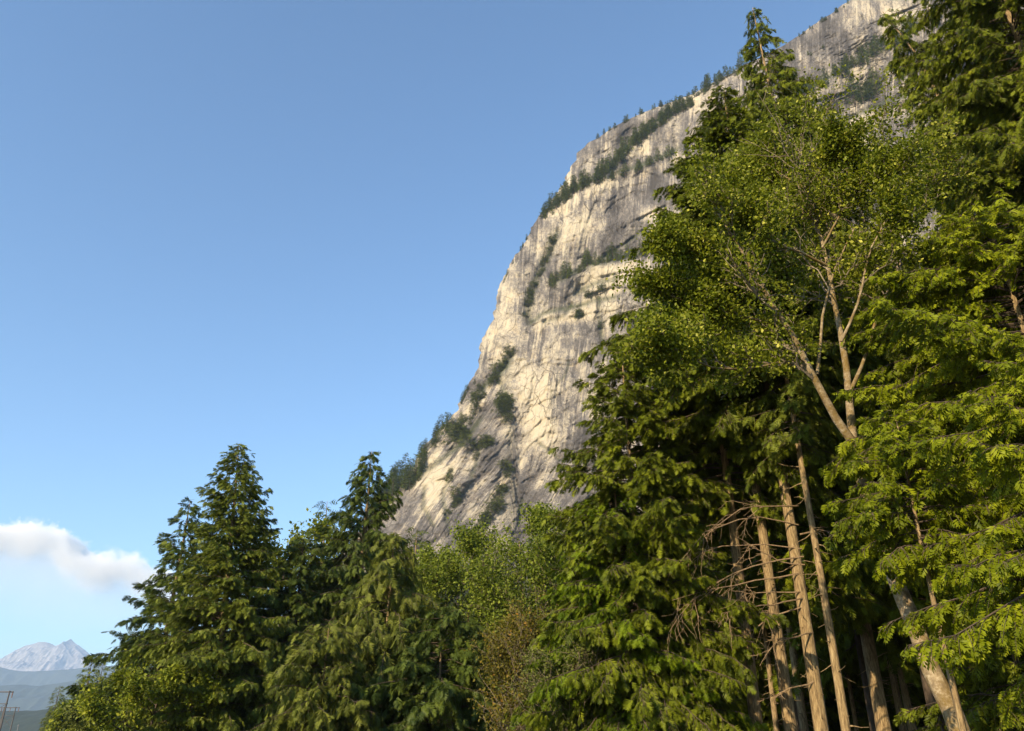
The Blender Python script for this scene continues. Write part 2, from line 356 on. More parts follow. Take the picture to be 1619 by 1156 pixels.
# ------------------------------------------------------------------ cliff
SV = np.array([-300, -120, 0, 30, 60, 75, 100, 140, 150, 180, 205, 222, 235, 260, 300, 330, 345, 380, 410, 440, 470, 500, 530, 545, 580, 600, 620, 650, 670, 700, 740, 765, 800, 850, 1000.])
SU = np.array([1860, 1560, 1345, 1300, 1258, 1235, 1182, 1110, 1092, 1012, 962, 938, 918, 905, 885, 865, 851, 829, 812, 796, 786, 780, 766, 759, 757, 748, 735, 722, 702, 676, 652, 632, 604, 560, 430.])
def polyd(u, v, poly):
    """distance, signed side (+ = above/left of the line drawn left to right), along 0..1"""
    best = np.full(u.shape, 1e9); side = np.zeros(u.shape); al = np.zeros(u.shape); n = len(poly)-1
    for i in range(n):
        ax, ay = poly[i]; bx, by = poly[i+1]; dx, dy = bx-ax, by-ay; l2 = dx*dx+dy*dy
        t = np.clip(((u-ax)*dx+(v-ay)*dy)/l2, 0, 1); d = np.hypot(u-ax-t*dx, v-ay-t*dy)
        m = d < best; best = np.where(m, d, best)
        cr = -((v-ay)*dx-(u-ax)*dy)/math.sqrt(l2)
        side = np.where(m, cr, side); al = np.where(m, (i+t)/n, al)
    return best, side, al
LEDGES = [  # polyline, step in metres, fade px
    ([(850, 345), (880, 322), (905, 302), (950, 278), (968, 262), (1000, 228), (1045, 190), (1095, 160)], 8, 70),
    ([(960, 285), (985, 272), (1010, 266), (1040, 252), (1090, 232)], 5, 40),
    ([(868, 455), (900, 438), (930, 422), (990, 408), (1020, 402)], 8, 55),
    ([(828, 520), (860, 498), (900, 490), (940, 478), (990, 470)], 4, 35),
    ([(905, 470), (940, 452), (985, 440)], 3, 25),
    ([(650, 770), (690, 735), (735, 700), (770, 655)], 5, 40),
    ([(1230, 165), (1280, 140), (1340, 108), (1400, 70)], 9, 50),
    ([(1300, 200), (1345, 190), (1400, 165), (1450, 150)], 6, 40),
    ([(745, 640), (770, 610), (800, 580), (815, 555)], 5, 45)]
OVER = [([(955, 436), (985, 430)], 4, 14), ([(940, 462), (975, 452), (990, 455)], 4, 16), ([(756, 572), (775, 568)], 3, 12), ([(905, 500), (950, 492)], 2.5, 14), ([(840, 515), (870, 500)], 2.5, 12), ([(690, 760), (715, 752)], 3, 14), ([(1395, 30), (1440, 12)], 5, 20), ([(1010, 345), (1050, 325)], 4, 22), ([(1275, 165), (1320, 150)], 4, 16)]
CRACKS = [([(940, 417), (975, 394), (1010, 370), (1032, 358)], 3.2, 3), ([(852, 702), (868, 712), (885, 728)], 3, 3), ([(880, 368), (868, 400), (850, 438), (840, 460), (833, 505)], 6, 7), ([(715, 740), (700, 790), (712, 840)], 3, 4),
          ([(800, 575), (790, 600), (797, 625)], 5, 5), ([(760, 700), (745, 760), (720, 800)], 2.5, 4), ([(880, 610), (895, 590), (900, 570)], 1.5, 2), ([(825, 790), (820, 830)], 3, 3), ([(672, 770), (668, 800), (685, 830)], 3, 4),
          ([(905, 480), (890, 500), (860, 510)], 2, 3), ([(945, 470), (950, 510), (953, 540)], 3, 4), ([(1060, 255), (1075, 275)], 2, 3)]
CORNER = [(818, 550), (811, 600), (815, 680), (812, 740), (822, 792), (800, 860)]
def cliffY(u, v):
    r = ray(u, v); tan = r[..., 2]/r[..., 1]
    us = np.interp(v, SV, SU); sl_ = np.interp(v, (SV[1:]+SV[:-1])/2, -np.diff(SU)/np.diff(SV))
    c = (u-us)/np.sqrt(1+sl_**2)
    Yb = 655-.30*(np.minimum(u, 1500)-760)+.12*np.maximum(u-1500, 0)
    Y1 = Yb/(1-tan*.17)
    
    zk = 195+80*sst(835-u, -10, 130)+25*fbm(u/120, v/500, 91, 2)
    Y2 = (Yb+.17*zk-.62*zk)/(1-tan*.62)
    k = 8.; Y = -k*np.log(np.exp(-(Y1-Yb)/k)+np.exp(-(Y2-Yb)/k))+Yb
    W = 75.; t = np.clip(c/W, 0, 1); Y = Y+38*(1-np.sqrt(np.clip(1-(1-t)**2, 0, 1)))
    # flow coordinate of the water streaks
    vl = 770-170*sst(820-u, -5, 15); sp = 30*np.log1p(np.exp(np.clip((v-vl)/30, -20, 20)))
    q = u+.10*(v-300)+.62*sp+.0011*(np.clip(420-v, 0, 500))*(u-950)*.35+10*fbm(u/160, v/160, 3, 3)
    rel = 12*fbm(q/130, v/220, 11, 2)+2.2*fbm(q/38, v/190, 21, 3, True)+1.6*fbm(q/13, v/90, 31, 3)+1.0*fbm(q/9, v/14, 41, 3)+.8*fbm(q/4, v/7, 45, 3, True)
    # exfoliation blocks: quantised noise makes plates with edges
    e_ = v+.55*u+22*fbm(u/60, v/60, 52, 3); g_ = u-.5*v
    bl = fbm(e_/85+5, g_/210, 51, 4)*7; rel -= 1.8*(np.floor(bl)+sst(bl % 1, .86, 1))
    b3 = fbm(e_/30+5, g_/60+3, 58, 4)*6; rel -= 1.45*(np.floor(b3)+sst(b3 % 1, .8, 1))*(.1+.9*sst(fbm(u/90, v/60, 59, 2)+.35*np.exp(-((u-950)/70)**2-((v-470)/55)**2), .1, .4))
    b4 = fbm(q/55+5, v/260, 53, 3)*6; rel -= 1.4*(np.floor(b4)+sst(b4 % 1, .85, 1))
    lowl = sst(840-u, 0, 30)*sst(v, 560, 620); b2 = fbm((u+.9*v)/60, (v-.7*u)/40, 55, 3); rel += lowl*(5*np.floor(b2*5)/5+2*fbm(u/20, v/20, 57, 3, True))
    wet = np.zeros_like(u); moss = np.zeros_like(u)
    for poly, h, fade in LEDGES:
        d, s, al = polyd(u, v, poly); s = s+3*fbm(u/18, v/18, 61, 2); e = np.exp(-(d/fade)**2); tp = sst(al, 0, .12)*(1-sst(al, .88, 1))
        rel += 1.7*h*sst(s, -2, 2)*e*tp
        rel -= .35*h*np.exp(-((s+6)/9)**2)*np.exp(-(d/40)**2)*tp
        moss += .8*np.exp(-((s-3)/5)**2)*np.exp(-(d/12)**2)*tp; wet += .5*np.exp(-((s+14)/10)**2)*np.exp(-(d/30)**2)*tp
    for poly, h, fade in OVER:
        d, s, al = polyd(u, v, poly); e = np.exp(-(np.maximum(d, 0)/fade)**2)
        rel -= .7*h*sst(s, -1.5, 1.5)*e; rel += .3*h*sst(-s, -1.5, 1.5)*e*np.exp(-(d/5)**2)
    for poly, h, wd in CRACKS:
        d, s, al = polyd(u+2*fbm(u/15, v/15, 71, 2), v, poly); e = np.exp(-(d/wd)**2); rel += h*e; moss += .55*np.exp(-(d/(wd*.9))**2)
    d, s, al = polyd(u, v, CORNER); tp = sst(v, 545, 590)*(1-sst(v, 800, 860))
    rel += tp*1.5*sst(-(u-np.interp(v, [p[1] for p in CORNER], [p[0] for p in CORNER])), -3, 4)*np.exp(-(np.clip(815-u, 0, 400)/75)**2)
    moss += tp*.2*np.exp(-((u-np.interp(v, [p[1] for p in CORNER], [p[0] for p in CORNER])+8)/7)**2)
    rel *= .25+.75*sst(c, 0, 25)
    return Y+rel, q, wet, moss
vv = np.concatenate([np.arange(-300, -20, 8), np.arange(-20, 872, 1.9), np.arange(875, 1000, 12)])
cc = np.concatenate([np.linspace(0, 8, 8)**1.0*np.linspace(0, 1, 8), np.arange(10, 420, 1.9), np.arange(425, 1350, 8.)])
U = np.interp(vv, SV, SU)[:, None]+cc[None]+2.5*vnoise(vv/9, vv*0, 81)[:, None]+1.2*vnoise(vv/3, vv*0+9, 82)[:, None]; Vv = np.broadcast_to(vv[:, None], U.shape)
CYY, q, fresh, moss = cliffY(U, Vv); P = pix(U, Vv, CYY)
# bright (fresh granite) and dark (lichen) regions: u, v, ru, rv, amount
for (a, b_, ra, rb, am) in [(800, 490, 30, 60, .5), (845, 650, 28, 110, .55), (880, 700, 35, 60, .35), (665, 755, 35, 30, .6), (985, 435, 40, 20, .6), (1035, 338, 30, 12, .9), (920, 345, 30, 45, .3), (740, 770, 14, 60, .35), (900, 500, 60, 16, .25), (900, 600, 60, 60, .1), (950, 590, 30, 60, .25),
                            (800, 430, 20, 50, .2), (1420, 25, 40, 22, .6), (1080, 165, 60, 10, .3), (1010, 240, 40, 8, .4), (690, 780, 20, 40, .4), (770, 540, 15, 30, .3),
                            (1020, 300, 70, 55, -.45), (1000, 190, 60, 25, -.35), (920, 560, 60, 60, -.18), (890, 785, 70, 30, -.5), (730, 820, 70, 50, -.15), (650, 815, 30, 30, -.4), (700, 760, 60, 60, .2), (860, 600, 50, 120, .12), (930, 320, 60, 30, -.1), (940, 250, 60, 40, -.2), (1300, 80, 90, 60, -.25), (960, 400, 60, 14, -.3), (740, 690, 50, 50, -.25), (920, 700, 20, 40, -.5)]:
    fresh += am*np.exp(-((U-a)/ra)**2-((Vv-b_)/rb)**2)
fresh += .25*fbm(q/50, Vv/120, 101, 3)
# the far side, behind the skyline
back = []
aw = nrm(P[:, 0]-CAM); aw[:, 2] = 0; aw = nrm(aw)
for d_, dr in ((400, .30), (200, .14), (90, .055), (30, .014)):
    B = P[:, 0]+aw*d_+np.array([.45*d_, 0, 0]); B[:, 2] = P[:, 0][:, 2]*(1-dr); back.append(B)
PP = np.concatenate([np.stack(back, 1), P], 1); ncol = PP.shape[1]
ex = lambda A: np.concatenate([np.repeat(A[:, :1], 4, 1), A], 1)
rm, nt, b = mat('granite'); L = nt.links.new
at = nd(nt, 'ShaderNodeAttribute', attribute_name='flow'); fr = nd(nt, 'ShaderNodeAttribute', attribute_name='fresh'); mo = nd(nt, 'ShaderNodeAttribute', attribute_name='moss')
def fn(sx, sy, det=5., rough=.6):
    mp = nt.nodes.new('ShaderNodeMapping'); mp.inputs['Scale'].default_value = (sx, sy, 1); L(at.outputs['Vector'], mp.inputs['Vector'])
    n = nd(nt, 'ShaderNodeTexNoise', i_Scale=1.0, i_Detail=det, i_Roughness=rough); L(mp.outputs[0], n.inputs['Vector']); return n.outputs['Fac']
def mth(op, a, b_=None, c_=None):
    m = nt.nodes.new('ShaderNodeMath'); m.operation = op
    for k, x in enumerate((a, b_, c_)):
        if x is None: continue
        if isinstance(x, (int, float)): m.inputs[k].default_value = x
        else: L(x, m.inputs[k])
    return m.outputs[0]
s1 = fn(.11, .007, 4); s2 = fn(.30, .012, 5); s3 = fn(.06, .04, 6, .7); s4 = fn(.25, .2, 6, .75)
big = fn(.022, .012, 4, .6); pm = ramp(nt, [(.42, (.15, .15, .15)), (.6, (1, 1, 1))]); L(fn(.03, .012, 3), pm.inputs[0])
strk = mth('MULTIPLY', mth('MULTIPLY_ADD', s1, 1.35, mth('MULTIPLY_ADD', s2, 1.0, -1.17)), pm.outputs[0])
val = mth('ADD', strk, mth('MULTIPLY_ADD', big, 1.3, mth('MULTIPLY_ADD', s3, .8, mth('MULTIPLY_ADD', s4, .7, mth('MULTIPLY_ADD', fn(.7, .45, 6, .7), .6, -.42)))))
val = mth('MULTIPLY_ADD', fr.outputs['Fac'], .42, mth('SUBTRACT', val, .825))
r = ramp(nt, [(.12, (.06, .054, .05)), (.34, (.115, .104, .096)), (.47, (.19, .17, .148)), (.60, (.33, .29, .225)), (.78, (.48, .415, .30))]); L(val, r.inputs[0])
iron = ramp(nt, [(.52, (0, 0, 0)), (.75, (1, 1, 1))]); L(fn(.05, .035, 6, .7), iron.inputs[0])
mx0 = nt.nodes.new('ShaderNodeMix'); mx0.data_type = 'RGBA'; mx0.blend_type = 'MULTIPLY'; L(mth('MULTIPLY', iron.outputs[0], .45), mx0.inputs[0]); L(r.outputs[0], mx0.inputs[6]); mx0.inputs[7].default_value = (1, .82, .55, 1)
dk = ramp(nt, [(.60, (0, 0, 0)), (.72, (1, 1, 1))]); L(fn(.45, .010, 4), dk.inputs[0])
mxd = nt.nodes.new('ShaderNodeMix'); mxd.data_type = 'RGBA'; L(mth('MULTIPLY', dk.outputs[0], .55), mxd.inputs[0]); L(mx0.outputs[2], mxd.inputs[6]); mxd.inputs[7].default_value = (.13, .115, .10, 1)
mx = nt.nodes.new('ShaderNodeMix'); mx.data_type = 'RGBA'
mf = mth('MULTIPLY', mo.outputs['Fac'], mth('MULTIPLY', fn(.14, .14, 5, .7), 1.8)); mfc = nt.nodes.new('ShaderNodeClamp'); L(mf, mfc.inputs[0])
L(mfc.outputs[0], mx.inputs[0]); L(mxd.outputs[2], mx.inputs[6]); mx.inputs[7].default_value = (.045, .055, .02, 1)
L(mx.outputs[2], b.inputs['Base Color']); b.inputs['Roughness'].default_value = .92; b.inputs['Specular IOR Level'].default_value = .2
def crk(sx, sy, w1):
    wn = nd(nt, 'ShaderNodeTexNoise', i_Scale=.035, i_Detail=5.0); L(at.outputs['Vector'], wn.inputs['Vector'])
    va = nt.nodes.new('ShaderNodeVectorMath'); va.operation = 'MULTIPLY_ADD'; L(wn.outputs['Color'], va.inputs[0]); va.inputs[1].default_value = (30, 46, 0); L(at.outputs['Vector'], va.inputs[2])
    mp = nt.nodes.new('ShaderNodeMapping'); mp.inputs['Rotation'].default_value = (0, 0, .12); mp.inputs['Scale'].default_value = (sx, sy, 1); L(va.outputs[0], mp.inputs['Vector'])
    vo = nt.nodes.new('ShaderNodeTexVoronoi'); vo.feature = 'DISTANCE_TO_EDGE'; vo.inputs['Scale'].default_value = 1; vo.inputs['Randomness'].default_value = 1; L(mp.outputs[0], vo.inputs['Vector'])
    r = ramp(nt, [(0, (1, 1, 1)), (w1, (0, 0, 0))]); L(vo.outputs['Distance'], r.inputs[0]); return r.outputs[0]
ca = mth('MAXIMUM', crk(.022, .011, .012), mth('MULTIPLY', crk(.06, .035, .02), .7))
pm2 = ramp(nt, [(.42, (0, 0, 0)), (.55, (1, 1, 1))]); L(fn(.012, .014, 3), pm2.inputs[0]); ca = mth('MULTIPLY', ca, pm2.outputs[0])
mxc = nt.nodes.new('ShaderNodeMix'); mxc.data_type = 'RGBA'; L(mth('MULTIPLY', ca, .75), mxc.inputs[0]); L(mx.outputs[2], mxc.inputs[6]); mxc.inputs[7].default_value = (.06, .05, .04, 1)
L(mxc.outputs[2], b.inputs['Base Color'])
bp = nt.nodes.new('ShaderNodeBump'); bp.inputs['Strength'].default_value = .9; bp.inputs['Distance'].default_value = 2.0
L(mth('SUBTRACT', mth('ADD', mth('MULTIPLY', s4, .9), mth('MULTIPLY', s2, .6)), mth('MULTIPLY', ca, .5)), bp.inputs['Height']); L(bp.outputs[0], b.inputs['Normal'])
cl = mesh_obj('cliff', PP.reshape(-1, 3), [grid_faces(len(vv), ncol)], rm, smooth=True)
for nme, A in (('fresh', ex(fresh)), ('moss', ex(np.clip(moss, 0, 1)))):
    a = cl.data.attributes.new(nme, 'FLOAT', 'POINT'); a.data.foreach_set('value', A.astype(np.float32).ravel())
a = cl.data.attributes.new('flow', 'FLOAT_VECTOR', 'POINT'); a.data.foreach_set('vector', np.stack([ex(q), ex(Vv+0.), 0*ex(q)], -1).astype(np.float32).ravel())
tag(cl, kind='structure')
def on_cliff(u, v):
    u = max(u, np.interp(v, SV, SU)+3)
    Y = cliffY(np.array([[float(u)]]), np.array([[float(v)]]))[0][0, 0]
    return pix(np.array(float(u)), np.array(float(v)), Y-1.0)

# ------------------------------------------------------------------ far ridges
def ridge(name, pts, Y, depth, hmin, col, amp=.04, seed=0, snow=False, nx=160, ny=50, near=None):
    pts = np.array(pts, float); P0 = pix(pts[:, 0], pts[:, 1], np.full(len(pts), float(Y)))
    x = np.linspace(P0[0, 0], P0[-1, 0], nx); z = np.interp(x, P0[:, 0], P0[:, 2])
    t = np.linspace(-1, 1, ny); T, X = np.meshgrid(t, x, indexing='ij'); Z0 = np.interp(X, x, z)
    fall = 1-np.abs(T)**1.15
    nz = fbm(X/depth*5+3, T*4+9, seed, 5, True)
    Z = hmin+(Z0-hmin)*fall+amp*(Z0-hmin)*nz*np.clip(np.abs(T)*5, .12, 1)*2*(fall*.8+.2)
    Yy = Y+T*depth
    m, nt, b = mat(name+'_mat'); L = nt.links.new
    tc = nd(nt, 'ShaderNodeTexCoord'); n = nd(nt, 'ShaderNodeTexNoise', i_Scale=30./depth, i_Detail=7.0, i_Roughness=.65); L(tc.outputs['Object'], n.inputs['Vector'])
    if snow:
        r = ramp(nt, [(.40, (.17, .17, .18)), (.52, (.27, .24, .23)), (.66, (.36, .32, .30)), (.73, (.8, .8, .82))])
    else: r = ramp(nt, [(.35, tuple(c*.75 for c in col)), (.6, tuple(c*1.3 for c in col))])
    L(n.outputs['Fac'], r.inputs[0]); L(r.outputs[0], b.inputs['Base Color'])
    tag(mesh_obj(name, np.stack([X, Yy, Z], -1).reshape(-1, 3), [grid_faces(ny, nx)], m, smooth=not snow), kind='structure')
ridge('mountain', [(-90, 1085), (-40, 1062), (0, 1045), (20, 1034), (40, 1020), (62, 1015), (78, 1016), (88, 1021), (97, 1018), (105, 1017), (112, 1009), (120, 1018), (135, 1028), (150, 1040), (175, 1056), (230, 1080)], 14000, 1600, 0, None, .065, 3, True, 240, 90)
ridge('far_hill', [(-200, 1045), (0, 1054), (35, 1061), (80, 1060), (130, 1055), (200, 1050), (300, 1040)], 10500, 1000, 0, (.03, .04, .03), .04, 13)
ridge('wooded_hill', [(-200, 1090), (0, 1084), (35, 1082), (70, 1084), (100, 1078), (200, 1066), (300, 1060)], 7500, 900, 0, (.025, .035, .022), .06, 23)
ridge('low_hill', [(-200, 1122), (0, 1124), (60, 1123), (100, 1118), (200, 1105)], 2000, 300, 0, (.02, .03, .014), .05, 33)

# haze: even air round everything
def box(name, lo, hi, m):
    lo = np.array(lo, float); hi = np.array(hi, float); V = np.array([[(lo, hi)[i][0], (lo, hi)[j][1], (lo, hi)[k][2]] for i in (0, 1) for j in (0, 1) for k in (0, 1)])
    Q = np.array([[0, 1, 3, 2], [4, 6, 7, 5], [0, 4, 5, 1], [2, 3, 7, 6], [0, 2, 6, 4], [1, 5, 7, 3]])
    return mesh_obj(name, V, [Q], m)
hm = bpy.data.materials.new('haze_air'); hm.use_nodes = True; hm.node_tree.nodes.clear()
o_ = hm.node_tree.nodes.new('ShaderNodeOutputMaterial'); pv = hm.node_tree.nodes.new('ShaderNodeVolumePrincipled')
pv.inputs['Color'].default_value = (.55, .74, 1, 1); pv.inputs['Density'].default_value = .6e-4; pv.inputs['Anisotropy'].default_value = .0
hm.node_tree.links.new(pv.outputs[0], o_.inputs['Volume'])
hm.cycles.volume_sampling = 'DISTANCE'
HAZE = True
if HAZE: tag(box('haze', (-16000, -16000, -12), (16000, 16000, 1600), hm), kind='stuff')

# ------------------------------------------------------------------ near and middle trees
def spot(u, v, Y, sink=.3):
    """base of an upright tree whose top shows at (u, v) at depth Y, and its height"""
    p = pix(float(u), float(v), float(Y)); g = float(hterr(p[0], p[1]))-sink
    return (p[0], p[1], g), p[2]-g
def con(name, label, cat, u, v, Y, R, **kw):
    loc, H = spot(u, v, Y)
    if 'ub' in kw:
        xb = float(pix(float(kw.pop('ub')), 1156., float(Y))[0]); kw['lean'] = (loc[0]-xb, 0); loc = (xb,)+tuple(loc[1:])
    return build_conifer(name, label, cat, loc, H, R, **kw)
# left and middle
con('conifer', 'tall dense olive green conifer with a pointed top standing against open sky', 'conifer', 376, 702, 58, 6.2, ub=345, leaf='fir', kind='hem', nb=330, cb=.10, frond=.36, tw=.32, droop=.38, up=.5, pw=.86, hang=.28, rag=.16)
con('conifer', 'darker conifer spire close behind the left edge of the tall pointed conifer', 'conifer', 300, 790, 66, 4.8, leaf='far', kind='hem', nb=170, cb=.1, frond=.55, tw=.5, droop=.35, up=.3, pw=.9, hang=.25, rag=.3)
con('conifer', 'dark conifer with a bare thin leader rising highest left of the granite cliff', 'conifer', 586, 712, 62, 7.0, leaf='far', kind='hem', nb=230, cb=.14, frond=.45, tw=.38, droop=.6, up=.35, pw=.85, hang=.45, rag=.28, minlen=.12)
con('conifer', 'olive conifer with long drooping sunlit sprays below the bare thin leader', 'conifer', 622, 840, 50, 5.6, leaf='olive', kind='hem', nb=130, cb=.08, frond=.55, tw=.42, droop=.75, up=.3, pw=.75, hang=.6, rag=.3)
con('conifer', 'dark shaded conifer between the pointed conifer and the drooping olive conifer', 'conifer', 482, 852, 60, 5.6, leaf='far', kind='hem', nb=150, cb=.2, frond=.5, tw=.46, droop=.6, up=.3, pw=.7, hang=.4, bark='barkdark')
con('conifer', 'grey green conifer at the foot of the cliff left of the alders', 'conifer', 660, 835, 95, 5.5, leaf='fir', kind='lo', nb=110, cb=.1, frond=.8, tw=.7, droop=.5, up=.3, pw=.7, hang=.3, twigs=False)
con('conifer', 'small dark crooked conifer top poking above the yellow green maple', 'conifer', 518, 792, 92, 4.0, leaf='far', kind='lo', nb=70, cb=.3, frond=.7, tw=.7, droop=.3, up=.3, pw=.6, hang=.2, rag=.5, twigs=False)
con('conifer', 'slim conifer top between the birches below the smooth cliff face', 'conifer', 858, 792, 74, 3.6, leaf='fir', kind='lo', nb=80, cb=.2, frond=.6, tw=.55, droop=.4, up=.3, pw=.8, hang=.3, twigs=False)
con('conifer', 'dark conifer behind the birch with the forked pale trunk', 'conifer', 742, 905, 58, 5.5, leaf='far', kind='lo', nb=120, cb=.05, frond=.6, tw=.5, droop=.5, up=.3, pw=.6, hang=.4, twigs=False)
con('conifer', 'dim conifer filling the dark gap left of the rusty shrub', 'conifer', 700, 960, 46, 4.5, leaf='far', kind='hem', nb=110, cb=.03, frond=.5, tw=.42, droop=.6, up=.3, pw=.5, hang=.4, twigs=False)
con('conifer', 'low conifer with feathery sprays at the foot of the olive conifer', 'conifer', 520, 985, 44, 3.8, leaf='olive', kind='hem', nb=90, cb=.12, frond=.45, tw=.36, droop=.6, up=.3, pw=.6, hang=.5)
def bl(label, u, v, Y, R, leaf, bark, name='broadleaf_tree', cat='tree', n=10, tr=.16, z0=.25, **kw):
    loc, H = spot(u, v, Y); l, r = auto_limbs(H, R, n, tr, z0)
    return broadleaf(name, label, cat, loc, l, r, leaf, bark, **kw)
bl('yellow green maple crown against the sky right of the tall pointed conifer', 470, 832, 72, 6.2, 'maple', 'barkdark', n1=6, n2=5, per=22, size=.36, spread=.35, n=14)
bl('birch with a forked pale trunk and airy green crown below the cliff', 822, 832, 52, 5.6, 'birchleaf', 'alderbark', name='birch', cat='birch', n1=8, n2=7, per=22, size=.20, spread=.3, n=16, tr=.17, upb=.1)
bl('birch left of the forked birch with a thin pale trunk', 742, 868, 60, 4.6, 'birchleaf', 'alderbark', name='birch', cat='birch', n1=8, n2=6, per=22, size=.22, spread=.3, n=13, tr=.13, upb=.1)
bl('birch with loose pale leaves touching the bright green hemlocks', 905, 800, 48, 4.2, 'birchleaf', 'alderbark', name='birch', cat='birch', n1=8, n2=6, per=20, size=.19, spread=.3, n=13, tr=.12)
bl('rounded bright green tree at the bottom left foot of the pointed conifer', 250, 1075, 54, 3.6, 'maple', 'barkdark', n1=6, n2=5, per=18, size=.24, spread=.25, n=12, z0=.1)
bl('yellow green bushy tree lowest at the left end of the wood', 186, 1085, 90, 4.0, 'shrub', 'barkdark', n1=6, n2=5, per=16, size=.42, spread=.4, n=12, z0=.1)
bl('light green bushy tree at the far left end of the wood', 120, 1118, 150, 3.6, 'maple', 'barkdark', n1=5, n2=5, per=16, size=.6, spread=.6, n=12, z0=.1)
# rusty shrub: many thin stems
loc, H = spot(832, 1012, 36)
l = []; r = []
for k in range(13):
    a = k*2.4; t = np.linspace(0, 1, 6); rr_ = rng.uniform(.4, 2.3); hh = H*rng.uniform(.7, 1.0)
    l.append(np.stack([np.cos(a)*(.15+rr_*t**1.2), np.sin(a)*(.15+rr_*t**1.2)*.8, hh*t], -1)); r.append((.035, .008))
broadleaf('shrub', 'rusty topped shrub with many thin pale stems below the birches', 'shrub', loc, l, r, 'rust', 'alderbark', n1=9, n2=7, per=16, size=.13, spread=.16, upb=.35)
loc, H = spot(905, 1040, 24)
l = []; r = []
for k in range(9):
    a = k*2.4; t = np.linspace(0, 1, 6); rr_ = rng.uniform(.3, 1.3); hh = H*rng.uniform(.7, 1.0)
    l.append(np.stack([np.cos(a)*(.1+rr_*t), np.sin(a)*(.1+rr_*t)*.8, hh*t], -1)); r.append((.02, .005))
broadleaf('shrub', 'twiggy green brown shrub at the foot of the bright green hemlock', 'shrub', loc, l, r, 'shrub', 'alderbark', n1=9, n2=7, per=14, size=.08, spread=.1, upb=.35)
# right hand group
con('hemlock', 'bright green hemlock lowest and leftmost in front of the big dark hemlock', 'hemlock', 928, 820, 27, 2.4, leaf='bright', nb=150, cb=.05, frond=.235, tw=.17, droop=.55, up=.35, pw=.75, hang=.35)
con('hemlock', 'bright green hemlock with layered sprays right beside the leftmost one', 'hemlock', 972, 760, 24.5, 3.0, leaf='bright', nb=160, cb=.12, frond=.22, tw=.16, droop=.6, up=.35, pw=.7, hang=.35)
con('hemlock', 'big hemlock whose layered boughs spread left across the cliff face', 'hemlock', 1145, 140, 24, 4.8, leaf='hem', nb=280, cb=.50, side=.2, side_az=3.0, frond=.235, tw=.165, droop=.6, up=.38, pw=1.0, hang=.38, rag=.14, trunk_r=.2)
con('hemlock', 'tall hemlock with a drooping narrow spire standing against blue sky', 'hemlock', 1190, 10, 30, 6.0, leaf='hem', nb=300, cb=.40, side=.25, side_az=1.2, frond=.30, tw=.22, droop=1.15, up=.55, dens=.75, pw=1.0, hang=.6, rag=.3, trunk_r=.24, minlen=.12)
con('hemlock', 'hemlock with a straight brown trunk beside the stoutest trunk', 'hemlock', 1138, 330, 25.5, 3.6, leaf='hem', nb=120, cb=.52, frond=.3, tw=.22, droop=.6, up=.35, pw=.6, hang=.4, trunk_r=.2)
con('hemlock', 'hemlock with the leftmost visible brown trunk in the dark wood', 'hemlock', 1105, 390, 25.5, 3.2, leaf='hem', nb=110, cb=.46, frond=.3, tw=.22, droop=.6, up=.35, pw=.6, hang=.4, trunk_r=.2)
con('fir', 'thin fir with a pole like trunk right of the two stout trunks', 'fir', 1198, 300, 22.5, 2.0, leaf='fir', nb=80, cb=.5, frond=.28, tw=.22, droop=.6, up=.3, pw=.6, hang=.4, trunk_r=.12)
con('hemlock', 'dark hemlock at the upper right whose boughs run out of the picture', 'hemlock', 1530, -150, 20, 4.6, leaf='hem', nb=260, cb=.42, frond=.235, tw=.17, droop=.7, up=.35, pw=.5, hang=.45, trunk_r=.28)
con('hemlock', 'brownish hemlock with an arching top in front of the upper cliff', 'hemlock', 1442, 22, 25, 2.8, leaf='hem', nb=190, cb=.4, frond=.3, tw=.22, droop=1.0, up=.5, pw=.8, hang=.65, trunk_r=.2, topdroop=-1.5, rag=.35)
con('hemlock', 'dark hemlock rising behind the cedar at the right edge', 'hemlock', 1600, -60, 24, 5.5, leaf='hem', nb=200, cb=.3, frond=.34, tw=.26, droop=.7, up=.35, pw=.55, hang=.45, trunk_r=.26)
con('cedar', 'yellow green cedar with broad flat fronds filling the right edge', 'cedar', 1560, 345, 15.5, 3.9, leaf='cedar', kind='cedar', nb=150, cb=.50, frond=.20, tw=.15, droop=.55, up=.25, pw=.42, hang=.38, rag=.22, trunk_r=.16)
con('cedar', 'smaller cedar with flat fronds low at the right edge', 'cedar', 1690, 560, 12, 3.1, leaf='cedar', kind='cedar', nb=105, cb=.48, frond=.18, tw=.145, droop=.55, up=.25, pw=.45, hang=.38, trunk_r=.1)
con('cedar', 'slim young cedar in front of the crook of the leaning alder', 'cedar', 1412, 650, 14.2, 1.2, leaf='cedar', kind='cedar', nb=60, cb=.62, frond=.18, tw=.15, droop=.5, up=.25, pw=.5, hang=.35, trunk_r=.06)
con('cedar', 'dim cedar low between the leaning alder and the right edge', 'cedar', 1560, 860, 19, 2.4, leaf='hem', kind='cedar', nb=90, cb=.15, frond=.24, tw=.22, droop=.5, up=.25, pw=.5, hang=.35, trunk_r=.09, bark='bark')

con('hemlock', 'full skirted hemlock left of the brown trunks with boughs nearly to the ground', 'hemlock', 985, 555, 24.5, 3.5, leaf='hem', nb=190, cb=.14, frond=.235, tw=.165, droop=.5, up=.35, pw=.62, hang=.35, rag=.16, trunk_r=.15)
